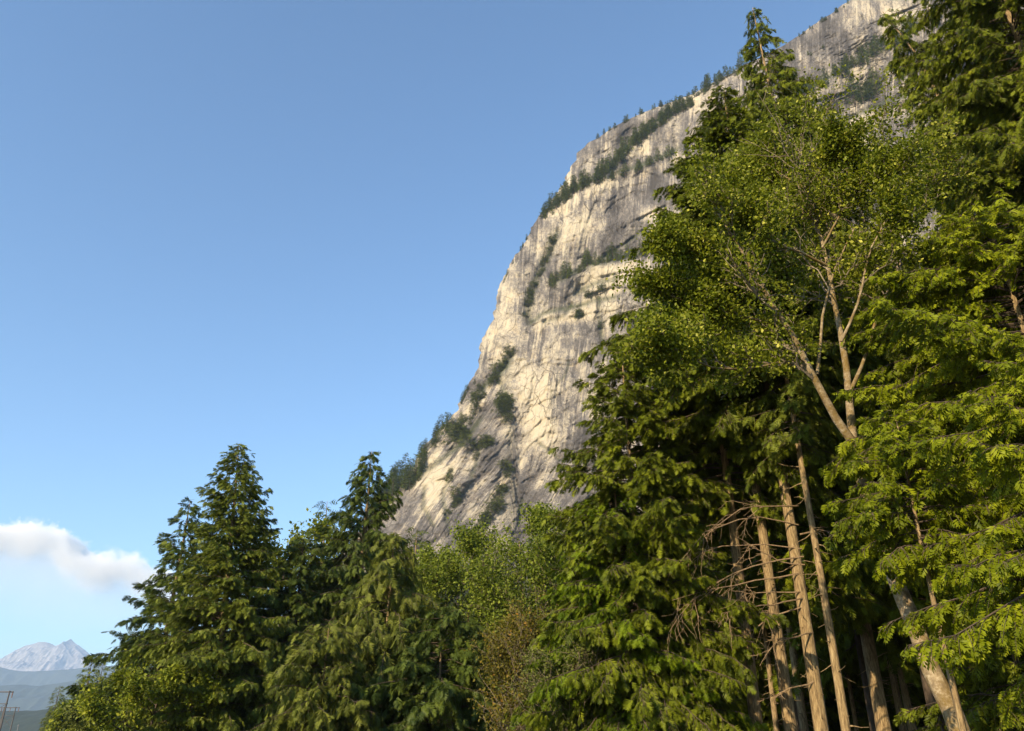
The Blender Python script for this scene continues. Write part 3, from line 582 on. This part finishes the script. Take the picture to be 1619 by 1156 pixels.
# the alder: limbs follow the photograph, each at its own depth
def pl(pts, y0, y1):
    n = len(pts); k_ = -1.6 if y0 < 19.5 else 0; return np.array([pix(float(a), float(b_), k_+y0+(y1-y0)*i/(n-1)) for i, (a, b_) in enumerate(pts)])
AL = [pl([(1530, 1190), (1470, 1050), (1430, 950), (1395, 860), (1370, 780), (1350, 700)], 17.0, 18.4),
      pl([(1352, 705), (1310, 650), (1290, 610), (1283, 580), (1250, 530), (1222, 480), (1190, 430), (1165, 380), (1130, 330)], 18.3, 17.2),
      pl([(1283, 580), (1240, 568), (1185, 585), (1120, 583), (1075, 560), (1045, 545)], 18.2, 16.4),
      pl([(1240, 520), (1190, 502), (1130, 488), (1085, 478), (1045, 462)], 18.1, 17.6),
      pl([(1190, 430), (1120, 410), (1080, 388), (1055, 378)], 17.8, 17.0),
      pl([(1350, 705), (1345, 640), (1348, 600), (1330, 540), (1318, 470), (1308, 420), (1292, 350), (1275, 285), (1262, 235)], 18.4, 19.6),
      pl([(1292, 592), (1298, 510), (1303, 470), (1318, 430), (1345, 370), (1380, 300), (1395, 255)], 18.2, 18.6),
      pl([(1345, 618), (1370, 570), (1382, 500), (1420, 430), (1450, 350), (1462, 300)], 18.4, 20.0),
      pl([(1308, 420), (1270, 400), (1200, 375), (1165, 335), (1135, 285)], 18.6, 17.4),
      pl([(1300, 392), (1335, 330), (1342, 270), (1330, 225)], 18.7, 17.6),
      pl([(1276, 300), (1235, 275), (1205, 258), (1185, 245)], 19.0, 20.2),
      pl([(1292, 350), (1240, 320), (1200, 300), (1175, 290)], 19.0, 20.6),
      pl([(1330, 540), (1362, 470), (1372, 400), (1410, 330), (1420, 275)], 18.5, 17.0)]
o0 = AL[0][0].copy(); o0[2] = 0
AL = [a-o0 for a in AL]
broadleaf('alder', 'leaning alder with mossy forked pale limbs and a wide airy crown of small leaves', 'alder', tuple(o0), AL,
          [(.185, .115), (.10, .012), (.045, .008), (.035, .008), (.03, .008), (.10, .012), (.04, .01), (.05, .01), (.04, .008), (.035, .008), (.035, .008), (.03, .008), (.04, .008)],
          'alder', 'alderbark', n1=13, n2=8, n3=2, per=18, size=.10, spread=.14, upb=.08, lo1=.26, l1=(.2, .38), l2=(.3, .55))

# ------------------------------------------------------------------ dead boughs on the stout trunks
dl = [[(1272, 893), (1230, 887), (1190, 866), (1165, 850)], [(1270, 880), (1200, 893), (1140, 915), (1085, 955), (1058, 1002)], [(1272, 935), (1210, 938), (1155, 934)],
      [(1272, 945), (1215, 955), (1140, 968)], [(1274, 958), (1220, 975), (1185, 1000), (1140, 1012)], [(1285, 1000), (1240, 1010), (1205, 1030)], [(1292, 1075), (1240, 1092), (1212, 1106)],
      [(1270, 905), (1180, 920), (1110, 935), (1064, 948)], [(1268, 868), (1200, 858), (1120, 868), (1080, 900)], [(1262, 830), (1190, 815), (1120, 835), (1080, 880)], [(1265, 845), (1300, 835), (1345, 850)], [(1262, 800), (1180, 800), (1110, 850)]]
host = [o for o in bpy.data.objects if o.get('label', '').startswith('big hemlock')][0]
hl = np.array(host.location)
for k, p in enumerate(dl):
    q = pl(p, 23.9, 22.2 if k % 2 else 23.2); t = np.linspace(0, 1, 8); d = np.linspace(0, 1, len(q))
    q = np.stack([np.interp(t, d, q[:, j]) for j in range(3)], -1)-hl; q[1:] += rng.normal(0, .02, q[1:].shape)
    r0 = np.linspace(.028, .006, 8)
    A, ra = spawn(q[None], r0[None], 9, .3, 1, .16, .38, ang=.7, upb=-.35, rf=.4); A[:, :, 2] -= (np.linspace(0, 1, 6)**2*.35)[None]*np.linalg.norm(A[:, -1]-A[:, 0], axis=1)[:, None]
    B, rb = spawn(A, ra, 4, .2, 1, .3, .6, ang=.6, upb=-.3, rf=.45)
    v1, f1, c1 = tubes(q[None], r0[None], 5); v2, f2, _ = tubes(A, ra, 3); v3, f3, _ = tubes(B, rb*.7, 3)
    mesh_obj('dead_branch', np.concatenate([v1, v2, v3]), [np.concatenate([f1, f2+len(v1), f3+len(v1)+len(v2)]), c1], M['dead'], host)

# ------------------------------------------------------------------ copies: back wood, slope, wood edge
def single(name, H, R, leaf, shrub=False, **kw):
    """small tree as one mesh (its parts do not show at its size)"""
    TP, rr, BP, BR, TWP, CV, TN, _ = conifer_parts(H, R, **kw)
    v, q, cp = tubes(TP[None], rr[None], 5)
    bv, bq, _ = tubes(BP, BR*1.6, 3)
    V = np.concatenate([CV, v, bv]); tn = np.zeros(len(V)); tn[:len(CV)] = TN
    return mesh_obj(name, V, [np.arange(len(CV)).reshape(-1, 3), np.concatenate([q+len(CV), bq+len(CV)+len(v)])], [M[leaf], M['barkdark']], None, tint=tn, midx=[0, 1])
def copies(protos, spots, label, cat, group, name=None):
    """spots: (x, y, z, scale); the first spots take the prototypes themselves"""
    for i, (x, y, z, s) in enumerate(spots):
        p = protos[i % len(protos)]
        sc_ = (s*rng.uniform(.85, 1.15), s*rng.uniform(.85, 1.15), s)
        if i < len(protos) and not p.get('used'):
            p['used'] = 1; o = p; o.location = (x, y, z); o.rotation_euler = (0, 0, rng.uniform(0, 6.3)); o.scale = sc_; o['label'] = label; o['group'] = group
        else: o = dup(p, label, group, (x, y, z), rng.uniform(0, 6.3), sc_)
        if 'used' in o and o is not p: del o['used']
        o['category'] = cat
back = [build_conifer('hemlock', 'x', 'hemlock', (0, 0, 0), 22, R, leaf='hem', bark='barkdark' if k % 2 else 'bark', nb=120, cb=cb, frond=.5, tw=.42, droop=.6, up=.3, pw=.5, hang=.45, trunk_r=.17, twigs=False) for k, (R, cb) in enumerate([(4.0, .36), (3.6, .30), (4.4, .42), (3.4, .26)])]
S = []
for y, n, x0, x1 in ((29, 6, 8.5, 26), (33, 8, 9, 32), (38, 10, 9, 38), (44, 12, 9, 46), (52, 13, 10, 56), (62, 13, 11, 68), (76, 12, 12, 85)):
    for k in range(n):
        x = x0+(x1-x0)*(k+rng.uniform(.15, .85))/n; yy = y+rng.uniform(-2.2, 2.2); S.append((x, yy, float(hterr(x, yy))-.2, rng.uniform(.72, .9)))
copies(back, S, 'slender hemlock standing deep in the dark wood behind the stout brown trunks', 'hemlock', 'trees deep in the dark wood on the right')
low = [build_conifer('hemlock', 'x', 'hemlock', (0, 0, 0), 9, R, leaf='hem', bark='barkdark', nb=80, cb=.02, frond=.45, tw=.4, droop=.5, up=.3, pw=.5, hang=.4, twigs=False) for R in (2.8, 2.4)]
S = []
for y, n, x0, x1 in ((48, 14, 6, 42), (58, 12, 5, 50), (72, 12, 4, 60)):
    for k in range(n):
        x = x0+(x1-x0)*(k+rng.uniform(.15, .85))/n; S.append((x, y+rng.uniform(-2, 2), float(hterr(x, y))-.2, rng.uniform(.8, 1.2)))
copies(low, S, 'low young hemlock closing the dark gaps at the back of the wood', 'hemlock', 'young hemlocks at the back of the wood')
slope = [build_conifer('conifer', 'x', 'conifer', (0, 0, 0), 20, R, leaf=lf, bark='barkdark', kind='lo', nb=80, cb=.08, frond=1.0, tw=1.0, droop=.5, up=.3, pw=.8, hang=.3, twigs=False, rag=.25) for R, lf in ((4.2, 'far'), (3.6, 'fir'), (4.8, 'far'), (3.9, 'far'))]
S = []
for y, n in ((110, 12), (140, 14), (180, 16), (230, 18), (290, 20), (350, 22), (410, 24), (470, 26)):
    x0, x1 = pix(395., 850., y)[0], pix(960., 850., y)[0]
    for k in range(n):
        x = x0+(x1-x0)*(k+rng.random())/n; yy = y+rng.uniform(-.06, .06)*y; S.append((x, yy, float(hterr(x, yy))-.5, rng.uniform(.65, 1.0)))
copies(slope, S, 'dark conifer on the forested slope between the front trees and the cliff foot', 'conifer', 'conifers on the slope below the cliff')
edge = [build_conifer('conifer', 'x', 'conifer', (0, 0, 0), 20, R, leaf=lf, bark='barkdark', kind='lo', nb=90, cb=.05, frond=.8, tw=.8, droop=.4, up=.3, pw=.75, hang=.3, twigs=False, rag=.3) for R, lf in ((4.6, 'fir'), (3.8, 'olive'), (4.2, 'far'))]
S = [(pix(148., 1036., 190)[0], 190, 0, (pix(148., 1036., 190)[2])/20), (pix(95., 1084., 290)[0], 290, 0, pix(95., 1084., 290)[2]/20), (pix(212., 990., 120)[0], 120, 0, pix(212., 990., 120)[2]/20)]
for k in range(58):
    f = rng.random()**1.3; x = -50-280*f; y = 105+500*f; off = rng.uniform(2, 45)*(.35+f); x += off
    g = float(hterr(x, y)); ry = 1/math.hypot(1, 1)
    for v_t in np.arange(950., 1150., 4.):      # tallest height that stays under the falling line of tree tops
        k_ = ray(0., v_t); u_t = CX+F*(x/y)*k_[1]
        if v_t >= np.interp(u_t, [40, 60, 93, 125, 148, 180, 212, 260, 320], [1150, 1140, 1094, 1070, 1054, 1020, 1000, 985, 960]): break
    zt = 1.6+y*k_[2]/k_[1]; S.append((x, y, g-.4, float(np.clip((zt-g)/20*rng.uniform(.8, 1), .2, .95))))
copies(edge, S, 'conifer in the receding edge of the wood left of the tall pointed conifer', 'conifer', 'conifers along the wood edge running off to the left')

# ------------------------------------------------------------------ trees and shrubs on the cliff
M['pine'] = leaf_mat('pine_needles', (.045, .062, .012), (.11, .135, .02), (.18, .21, .035), trans=.2)
pine = [single('pine', 12, R, lf, kind='lo', nb=60, cb=.10, frond=.85, tw=.75, droop=.2, up=.35, pw=pw_, hang=.12, rag=.35) for R, lf, pw_ in ((2.2, 'pine', .8), (1.8, 'fir', .9), (2.6, 'pine', .7), (1.9, 'far', .95), (2.5, 'pine', .6))]
bush = [single('shrub', 5, R, 'shrub', kind='lo', nb=34, cb=.02, frond=1.2, tw=1.1, droop=.1, up=.5, pw=.35, hang=.1, rag=.4) for R in (2.6, 3.2)]
def ledge(pts, n, lo, hi, jit, label, group, cat='pine', pr=None, dv=0):
    pts = np.array(pts, float); d = np.concatenate([[0], np.cumsum(np.hypot(*np.diff(pts, axis=0).T))]); S = []
    for k in range(n):
        t = d[-1]*min(1, abs(k+rng.normal(0, 1.6))/n); u = np.interp(t, d, pts[:, 0])+rng.uniform(-1, 1)*jit; v = np.interp(t, d, pts[:, 1])+rng.uniform(-.4, 1)*jit+dv
        p = on_cliff(u, v); px = lo+(hi-lo)*rng.random()**1.4; H = px/F*p[1]
        S.append((p[0], p[1], p[2]-.8, H/(12 if cat == 'pine' else 5)*1.25))
    copies(pr or pine, S, label, cat, group)
ledge([(858, 345), (880, 326), (905, 305), (950, 282), (968, 264), (1000, 232), (1045, 193), (1098, 163)], 110, 16, 37, 5, 'small dark pine on the long diagonal ledge below the rounded summit dome', 'pines on the long diagonal ledge')
ledge([(965, 283), (990, 275), (1012, 268), (1040, 252), (1088, 236)], 20, 12, 28, 4, 'small pine on the short ledge under the long diagonal tree ledge', 'pines on the short upper ledge')
ledge([(872, 452), (895, 438), (925, 420), (945, 414), (990, 408), (1018, 402)], 38, 12, 34, 6, 'pine on the middle ledge at the lower end of the straight slanting crack', 'pines on the middle ledge')
ledge([(880, 372), (868, 402), (852, 440), (840, 462), (833, 500)], 18, 6, 14, 3, 'shrub in the steep groove left of the middle ledge', 'shrubs in the steep groove', 'shrub', bush)
ledge([(790, 448), (800, 422), (812, 402), (832, 378), (852, 350)], 11, 6, 12, 1, 'tiny pine clinging to the steep left skyline of the cliff', 'pines on the steep left skyline')
ledge([(940, 220), (958, 208), (985, 196), (1012, 180), (1050, 166), (1092, 150)], 18, 8, 17, 1, 'tiny pine on the rounded summit skyline left of the spire hemlock', 'pines on the summit skyline')
ledge([(1100, 152), (1118, 140), (1140, 128), (1175, 108)], 20, 15, 32, 5, 'pine in the clump on the skyline just left of the spire hemlock', 'pines in the skyline clump')
ledge([(1262, 60), (1285, 44), (1310, 28), (1342, 6)], 13, 7, 14, 1, 'tiny pine on the skyline at the upper right of the cliff', 'pines on the upper right skyline')
ledge([(1262, 152), (1290, 135), (1330, 116), (1370, 92), (1420, 66), (1480, 30)], 52, 18, 42, 8, 'pine on the broad ledge high on the right of the cliff', 'pines on the high right ledge')
ledge([(1345, 160), (1370, 152), (1395, 150)], 7, 40, 62, 9, 'larger pine rising from the gully at the upper right of the cliff', 'larger pines in the upper right gully')
ledge([(1273, 90), (1306, 75), (1290, 80)], 3, 9, 17, 2, 'lone small pine on the bare grey wall high at the right', 'lone pines on the bare high wall')
ledge([(655, 752), (672, 708), (700, 676), (728, 668), (745, 655)], 46, 12, 26, 7, 'dark conifer in the strip of trees on the lower left shoulder of the cliff', 'conifers on the lower left shoulder', dv=4)
ledge([(718, 640), (735, 622), (748, 604)], 8, 8, 18, 3, 'small conifer on the notched skyline above the lower left shoulder', 'conifers on the notched skyline')
ledge([(655, 760), (630, 770), (600, 790), (570, 830)], 40, 26, 44, 12, 'tall dark conifer on the ridge running down left from the cliff', 'conifers on the ridge left of the cliff')
ledge([(815, 552), (800, 575), (782, 596), (765, 615), (750, 640)], 18, 7, 18, 7, 'shrub in the ramp of bushes above the lower slabs', 'shrubs on the ramp above the slabs', 'shrub', bush)
ledge([(798, 632), (800, 650), (802, 662)], 12, 9, 16, 7, 'shrub in the oval dark clump beside the big corner of the cliff', 'shrubs in the oval clump', 'shrub', bush)
ledge([(778, 690), (765, 705), (752, 722)], 9, 7, 14, 5, 'shrub in the patch in the middle of the lower slabs', 'shrubs amid the lower slabs', 'shrub', bush)
ledge([(800, 740), (797, 770), (785, 800), (762, 830), (742, 850)], 22, 6, 14, 5, 'shrub in the gully running down to the trees below the big corner', 'shrubs in the gully below the corner', 'shrub', bush)
ledge([(720, 695), (728, 685), (735, 705)], 7, 12, 22, 5, 'shrub in the dark patch on the light rock of the lower left slabs', 'shrubs on the light rock', 'shrub', bush)
ledge([(930, 468), (945, 460), (955, 455)], 7, 6, 10, 2, 'low shrub on the thin ledge left of the roofs', 'shrubs by the roofs', 'shrub', bush)
ledge([(895, 494), (897, 500), (953, 500), (952, 520)], 6, 8, 14, 2, 'small shrub hanging in a crack of the wall below the roofs', 'shrubs in the wall cracks', 'shrub', bush)
ledge([(716, 745), (712, 775), (722, 790), (708, 810)], 7, 6, 12, 4, 'shrub on a crack line through the lowest left slabs', 'shrubs on the lowest slabs', 'shrub', bush)

# ------------------------------------------------------------------ power line structures
wd, nt, b = mat('weathered_wood'); b.inputs['Base Color'].default_value = (.10, .09, .085, 1)
st_, nt, b = mat('grey_steel'); b.inputs['Base Color'].default_value = (.25, .25, .26, 1); b.inputs['Metallic'].default_value = .4
ins, nt, b = mat('brown_porcelain'); b.inputs['Base Color'].default_value = (.20, .12, .09, 1); b.inputs['Roughness'].default_value = .3
def tube1(name, a, b_, r0, r1, m, parent, n=8):
    t = np.linspace(0, 1, 4)[:, None]; P = np.array(a)*(1-t)+np.array(b_)*t
    v, q, c = tubes(P[None], np.linspace(r0, r1, 4)[None], n); c0 = np.arange(n)[None, ::-1]
    return mesh_obj(name, v, [q, c, c0], m, parent, smooth=False)
def pylon(label, u_arm, v_arm, Y, half, over, loc_u):
    p = pix(float(u_arm), float(v_arm), float(Y)); H = p[2]; x1 = p[0]     # x1: right pole
    root = thing('power_pylon', label, 'power pylon', (x1-half, Y, 0), 'wooden power pylons')
    for s in (-1, 1): tube1('pole', (s*half, 0, -.5), (s*half, 0, H+.25), .24, .16, wd, root)
    tube1('crossarm', (-half-over, .32, H), (half+over, .32, H), .15, .15, wd, root, 6)
    tube1('crossarm', (-half-over*.2, .3, H-2.6), (half+over*.2, .3, H-2.6), .09, .09, wd, root, 6)
    tube1('brace', (-half, -.3, H-6.5), (half, -.3, H-2.8), .07, .07, wd, root, 5); tube1('brace', (-half, .62, H-2.8), (half, .62, H-6.5), .07, .07, wd, root, 5)
    for s in (-1, 0, 1): tube1('insulator', (s*(half+over*.8), .32, H-.15), (s*(half+over*.8), .32, H-1.3), .13, .11, ins, root, 8)
    return root
pylon('nearer wooden power pylon with its high crossarm cut by the left edge', 15, 1094, 205, 3.2, .8, 0)
pylon('farther wooden power pylon with its lower crossarm ending free beside the hills', 25, 1119, 300, 2.0, 1.2, 0)
p = pix(29., 1148., 230.)
root = thing('pole', 'short thin pale pole standing right of both power pylons', 'pole', (p[0], 230, 0))
tube1('shaft', (0, 0, -.3), (0, 0, p[2]), .14, .09, st_, root); tube1('cap', (0, 0, p[2]+.002), (0, 0, p[2]+.35), .2, .12, st_, root)

# ------------------------------------------------------------------ cloud
cy = 19000.; a0 = pix(-230., 990., cy); a1 = pix(330., 990., cy); ztop = pix(0., 815., cy)[2]; z0 = pix(0., 1012., cy)[2]
assert z0 > 1610
def zz(v): return (pix(0., float(v), cy)[2]-z0)/(ztop-z0)
def uu(u): return (u+230)/560.
cm = bpy.data.materials.new('cloud_vapour'); cm.use_nodes = True; nt = cm.node_tree; nt.nodes.clear(); L = nt.links.new
tc = nt.nodes.new('ShaderNodeTexCoord'); sx = nt.nodes.new('ShaderNodeSeparateXYZ'); L(tc.outputs['Generated'], sx.inputs[0])
def nz(scale, det, rough):
    n = nd(nt, 'ShaderNodeTexNoise', i_Scale=scale, i_Detail=det, i_Roughness=rough); L(tc.outputs['Object'], n.inputs['Vector']); return n.outputs['Fac']
n1 = nz(.0017, 5., .6); n2 = nz(.0055, 7., .65)
def prof(pts):
    e = [(uu(u), (zz(v),)*3) for u, v in pts]; r = ramp(nt, e); r.color_ramp.interpolation = 'EASE'; L(sx.outputs['X'], r.inputs[0])
    s = nt.nodes.new('ShaderNodeSeparateColor'); L(r.outputs[0], s.inputs[0]); return s.outputs[0]
top = prof([(-230, 850), (-60, 836), (40, 840), (68, 846), (88, 866), (112, 884), (125, 882), (145, 890), (180, 884), (205, 892), (240, 908), (285, 945)])
bot = prof([(-230, 945), (0, 962), (60, 976), (150, 986), (240, 992), (330, 985)])
dn = mth('MULTIPLY_ADD', n1, .40, mth('MULTIPLY_ADD', n2, .36, -.35))
ht = mth('SUBTRACT', mth('ADD', top, dn), sx.outputs['Z'])
up_ = nt.nodes.new('ShaderNodeMapRange'); up_.inputs['From Min'].default_value = 0; up_.inputs['From Max'].default_value = .03; L(ht, up_.inputs[0])
lo_ = nt.nodes.new('ShaderNodeMapRange'); lo_.inputs['From Min'].default_value = -.12; lo_.inputs['From Max'].default_value = .4; L(mth('SUBTRACT', mth('ADD', sx.outputs['Z'], mth('MULTIPLY', dn, .7)), bot), lo_.inputs[0])
yy_ = mth('SUBTRACT', 1.0, mth('POWER', mth('ABSOLUTE', mth('MULTIPLY_ADD', sx.outputs['Y'], 2.0, -1.0)), 2.0))
crest = nt.nodes.new('ShaderNodeMapRange'); crest.inputs['From Min'].default_value = .0; crest.inputs['From Max'].default_value = .28; crest.inputs['To Min'].default_value = 1.0; crest.inputs['To Max'].default_value = .12; L(ht, crest.inputs[0])
den = mth('MULTIPLY', mth('MULTIPLY', mth('MULTIPLY', up_.outputs[0], lo_.outputs[0]), yy_), mth('MULTIPLY', crest.outputs[0], .0055))
pv = nt.nodes.new('ShaderNodeVolumePrincipled'); L(den, pv.inputs['Density']); pv.inputs['Color'].default_value = (1, .985, .975, 1); pv.inputs['Anisotropy'].default_value = -.15
out = nt.nodes.new('ShaderNodeOutputMaterial'); L(pv.outputs[0], out.inputs['Volume'])
cb_ = box('cloud', (a0[0], cy-700, z0), (a1[0], cy+700, ztop), cm)
tag(cb_, 'long pale cumulus cloud low in the sky at the left edge', 'cloud')
cm.cycles.volume_step_rate = .5
